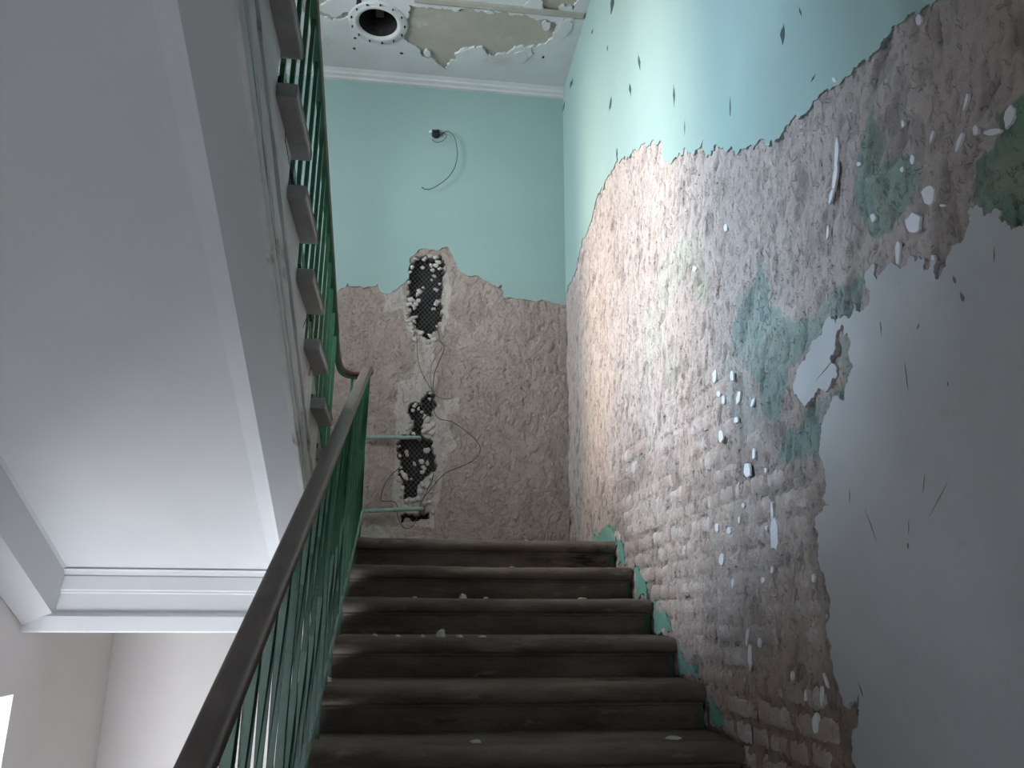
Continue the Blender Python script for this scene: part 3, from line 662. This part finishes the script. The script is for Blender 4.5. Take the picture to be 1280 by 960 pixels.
# ================================================================== RAILING
rail = empty('stair_railing', (-1.385, .2, 0))
tag(rail, 'green metal stair railing with brown handrail turning at the landing', 'railing')
rk = []
XR, XU = -1.387, -1.563
lowp = [Vector((XR, y, .882+SL*y)) for y in np.linspace(-3.75, .16, 24)]+[Vector((XR,.24,.982)), Vector((XR,.30,.985))]
bm = bmesh.new(); sweep(bm, lowp, rrect(.054, .036, .3)); o = obj('handrail', bm, mRAIL, smooth=True); o['label'] = 'thick dark brown handrail of the near flight'; rk.append(o)
turn = spline([Vector((-1.395,.290,.972)), Vector((-1.43,.300,.968)), Vector((-1.50,.290,.966)), Vector((-1.545,.255,.985)), Vector((-1.560,.16,1.035)), Vector((XU,.0,1.115))], 6)
bm = bmesh.new(); sweep(bm, turn, rrect(.036, .032, .35)); rk.append(obj('handrail', bm, mREDW, smooth=True)); rk[-1]['label'] = 'curved red-brown piece joining the two handrails'
upp = [Vector((XU, y, 1.115-SL*y)) for y in np.linspace(.0, -3.5, 12)]
bm = bmesh.new(); sweep(bm, upp, rrect(.040, .034, .35)); rk.append(obj('handrail', bm, mREDW, smooth=True)); rk[-1]['label'] = 'thin red-brown handrail of the upper flight'
# flat bars under the handrails, and the sloping bottom bar
bm = bmesh.new(); sweep(bm, [p+Vector((0,0,-.023)) for p in lowp], rrect(.034,.008,.2,1)); rk.append(obj('top_bar', bm, mGREEN))
bm = bmesh.new(); sweep(bm, [p+Vector((0,0,-.022)) for p in turn[2:]], rrect(.030,.008,.2,1)); rk.append(obj('top_bar', bm, mGREEN))
bm = bmesh.new(); sweep(bm, [p+Vector((0,0,-.022)) for p in upp], rrect(.034,.008,.2,1)); rk.append(obj('top_bar', bm, mGREEN))
bm = bmesh.new(); sweep(bm, [Vector((XR+.013, y, .035+SL*y)) for y in np.linspace(-3.75,.235,14)], rrect(.008,.026,.2,1)); rk.append(obj('bottom_bar', bm, mPALEG))
bm = bmesh.new(); sweep(bm, [Vector((XU, y, .29-SL*y)) for y in (0.05,-3.4)], rrect(.008,.022,.2,1)); rk.append(obj('bottom_bar', bm, mGREEN))
SQ = [(-.009,-.014),(.009,-.014),(.009,.014),(-.009,.014)]
n = 0
y = .227
while y > -3.72:
    i = max(0, math.ceil((-y-.0)/RUN)); zb = -i*RISE
    zt = .882+SL*min(y,.17)-.024
    bm = bmesh.new(); tw = random.uniform(-.0012,.0012)
    sweep(bm, [Vector((XR, y, zb-.004)), Vector((XR+tw, y, (zb+zt)/2)), Vector((XR, y, zt))], SQ)
    rk.append(obj('baluster', bm, mGREEN)); y -= RUN/2
y = .0
while y > -3.3:
    k = math.floor((YN0-y)/RUN)+1; zb = (ZU0+k*RISE+.046) if y < -.0 else .03
    if k < -3: zb = .03
    zt = 1.115-SL*y-.024
    bm = bmesh.new(); sweep(bm, [Vector((XU, y, zb-.004)), Vector((XU+random.uniform(-.002,.002), y, (zb+zt)/2)), Vector((XU, y, zt))], [(-.008,-.008),(.008,-.008),(.008,.008),(-.008,.008)])
    rk.append(obj('baluster', bm, mGREEN)); y -= RUN/2
bm = bmesh.new(); box(bm, (-1.487,.282,-.004), (-1.473,.296,.955)); rk.append(obj('baluster', bm, mGREEN))
keep(rail, *rk)

# ================================================================== PIPES, CABLES, JUNCTION BOX
def pipe(px0, py0, px1, py1, r, label, y=DB-.045):
    a, b = aty(px0,py0,y), aty(px1,py1,y); t = empty('wall_pipe', a); ks = []
    path = [a+(b-a)*k/10 for k in range(11)]+[b+Vector((.004,.03,0)), b+Vector((.004,.075,0))]
    bm = bmesh.new(); sweep(bm, path, circ(r,12)); ks.append(obj('pipe', bm, mPALEG, smooth=True))
    for f in (.02, .62):
        c = a+(b-a)*f; bm = bmesh.new(); sweep(bm, [c-Vector((.012,0,0)), c+Vector((.012,0,0))], circ(r*1.28,12)); ks.append(obj('collar', bm, mPALEG))
    keep(t, *ks); return tag(t, label, 'pipe')
pipe(457,547,524,547,.0135,'short pale green pipe on the bare back wall, upper of the two')
pipe(440,639.5,528,636,.0135,'pale green pipe just above the top step, lower of the two', DB-.05)
bm = bmesh.new(); c = aty(527,637,DB-.03); box(bm, (c.x-.02,c.y-.02,c.z-.026),(c.x+.022,c.y+.03,c.z+.022)); bmesh.ops.bevel(bm, geom=bm.edges[:], offset=.005, segments=2, affect='EDGES')
tag(obj('pipe_clamp', bm, mat('rusty_clamp', (.14,.07,.06), (.22,.12,.10), 40, .8, .3, 80)), 'rusty reddish clamp at the end of the lower pipe', 'clamp')
def cable(pts, label, r=.0026, y=DB-.018, cat='cable', bow=.02, name='loose_cable', ends=True):
    P = [aty(x_,y_,y) for x_,y_ in pts]; n = len(P)
    P = [p+Vector((0,-bow*math.sin(math.pi*i/(n-1)),0)) for i, p in enumerate(P)]
    if ends: P = [P[0]+Vector((0,.012,0))]+P+[P[-1]+Vector((0,.012,0))]
    bm = bmesh.new(); sweep(bm, spline(P,6), circ(r,6)); return tag(obj(name, bm, mCABLE, smooth=True), label, cat)
cable([(540,489),(541,500),(543,516),(549,524),(565,528),(583,540),(596,553),(600,563),(594,574),(580,582),(560,590),(550,598),(540,610),(530,622),(524,635)], 'thin dark cable looping far right of the broken chase')
cable([(541,488),(545,495),(552,499),(562,499),(564,497)], 'short dark wire end poking right above the upper pipe', .0018)
cable([(521,417),(521.5,440),(524,458),(530,472),(537,484)], 'dark cable hanging left side of the gap between both meshes', .0024)
cable([(547,412),(550,425),(555,436),(549,452),(543,468),(541,486)], 'dark cable bulging right between the upper and lower mesh', .003)
cable([(549,426),(553,434),(545,446),(539,458),(538,472),(539.5,486)], 'thin cable running straight between upper and lower mesh', .002, bow=.01)
cable([(499,585),(489,594),(480,608),(476,625),(480,627),(490,627),(496,631),(497,645),(503,658),(510,661),(517,656),(523,644),(525,636)], 'dark cable drooping in a loop below the lower pipe')
cable([(541,560),(542,575),(541,597),(534,612),(527,628)], 'dark cable hanging down along the right edge of the chase', .0022, bow=.006)
jb = empty('junction_box', aty(545,168,DB-.01)); c = jb.location; ks = []
bm = bmesh.new(); bmesh.ops.create_cone(bm, cap_ends=True, segments=14, radius1=.036, radius2=.030, depth=.03, matrix=Matrix.Translation(c+Vector((0,-.005,0)))@Matrix.Rotation(R(90),4,'X')); ks.append(obj('box_shell', bm, mBOX))
for dx, dz in ((-.018,.012),(.016,.016),(.0,-.014)):
    bm = bmesh.new(); box(bm, (c.x+dx-.013,c.y-.032,c.z+dz-.011),(c.x+dx+.013,c.y-.012,c.z+dz+.011)); bmesh.ops.bevel(bm, geom=bm.edges[:], offset=.003, segments=1, affect='EDGES'); ks.append(obj('terminal_block', bm, mBOX))
for dx, dz, s in ((-.045,.022,.014),(.022,.036,.014)):
    bm = bmesh.new(); v = [bm.verts.new(c+Vector(q_)) for q_ in ((dx-s,-.004,dz),(dx+s*.4,-.004,dz+s),(dx+s,-.006,dz-s*.6),(dx-s*.2,-.004,dz-s))]
    f = bm.faces.new(v); e = bmesh.ops.extrude_face_region(bm, geom=[f]); [setattr(x_, 'co', x_.co+Vector((0,.008,0))) for x_ in e['geom'] if isinstance(x_, bmesh.types.BMVert)]
    bmesh.ops.recalc_face_normals(bm, faces=bm.faces); ks.append(obj('broken_plaster_edge', bm, mREM))
keep(jb, *ks); tag(jb, 'small black round junction box high on the turquoise back wall', 'junction box')
cable([(549,168),(555,166),(561,166),(568,174),(571,188),(571,200),(567,214),(559,225),(548,233),(538,237.5),(531,237),(528,234)], 'dark cable curling down from the black junction box', .0028, DB-.025, bow=.03)
cable([(541,174),(543,178),(548,179),(555,176),(558,171),(556,167),(552,168)], 'small tight cable loop just under the junction box', .0022, DB-.03, bow=.015)

# ================================================================== PLASTER CHIPS ON THE STEPS
def chip_obj(x, step, dy, sx, sy, sz_, label, seed, rz=0, tilt=0):
    y = -step*RUN+dy; z = -step*RISE
    sx *= .75; sz_ *= .9; bm = bmesh.new(); rr = random.Random(seed); n = 7
    a = [bm.verts.new((sx*math.cos(2*math.pi*k/n)*rr.uniform(.7,1.1), sy*math.sin(2*math.pi*k/n)*rr.uniform(.7,1.1), 0)) for k in range(n)]
    b = [bm.verts.new((v.co.x*rr.uniform(.55,.95), v.co.y*rr.uniform(.55,.95), sz_*rr.uniform(.6,1.1))) for v in a]
    for k in range(n): bm.faces.new((a[k], a[(k+1)%n], b[(k+1)%n], b[k]))
    bm.faces.new(a[::-1]); t = bm.verts.new((rr.uniform(-.2,.2)*sx, 0, sz_*1.15))
    for k in range(n): bm.faces.new((b[k], b[(k+1)%n], t))
    bmesh.ops.recalc_face_normals(bm, faces=bm.faces)
    o = obj('plaster_chip', bm, mCHIP); o.location = (x, y, z-.0045*math.exp(-((x+.72)/.45)**2)); o.rotation_euler = (0, 0, rz)
    return tag(o, label, 'debris', 'plaster chips on the steps')
def chip_px(px, py, step, dy, sx, sy, sz_, label, seed, rz=0):
    p = aty(px, py, -step*RUN+dy); return chip_obj(p.x, step, dy, sx, sy, sz_, label, seed, rz)
chip_px(579,745,2,.06,.030,.02,.022,'pale pointed plaster chip on the third step from the top',1)
chip_px(607,747,2,.05,.016,.012,.007,'low flat chip right of the pointed chip, third step',2)
chip_px(518,746,2,.05,.020,.012,.005,'low flat chip left of the pointed chip, third step',3)
chip_px(552,793,3,.06,.030,.018,.030,'largest upright plaster chip, on the fourth step from the top',4,.3)
chip_px(468,794,3,.05,.020,.012,.011,'small dark-edged chip far left on the fourth step',5)
chip_px(497,795,3,.04,.018,.012,.008,'small chip second from the left on the fourth step',6)
chip_px(528,795,3,.05,.018,.012,.009,'small chip just left of the largest chip, fourth step',7)
chip_px(575,794,3,.05,.024,.014,.009,'flat chip just right of the largest chip, fourth step',8)
chip_px(603,795,3,.05,.026,.014,.008,'long low chip second right of the largest chip, fourth step',9)
chip_px(408,848,4,.20,.030,.03,.018,'square-edged chip beside the railing foot, fifth step',10,.2)
chip_px(594,928,5,.14,.030,.03,.006,'thin pale flake lying on the sixth step, left of centre',11,.4)
chip_px(842,924,5,.14,.05,.035,.006,'thin pale flake lying on the sixth step near the wall',12,.4)
chip_px(640,707,1,.05,.02,.012,.004,'tiny low chip on the second step from the top',13)
chip_px(728,745,2,.05,.035,.014,.006,'low crumbs of plaster on the third step near the wall',14)
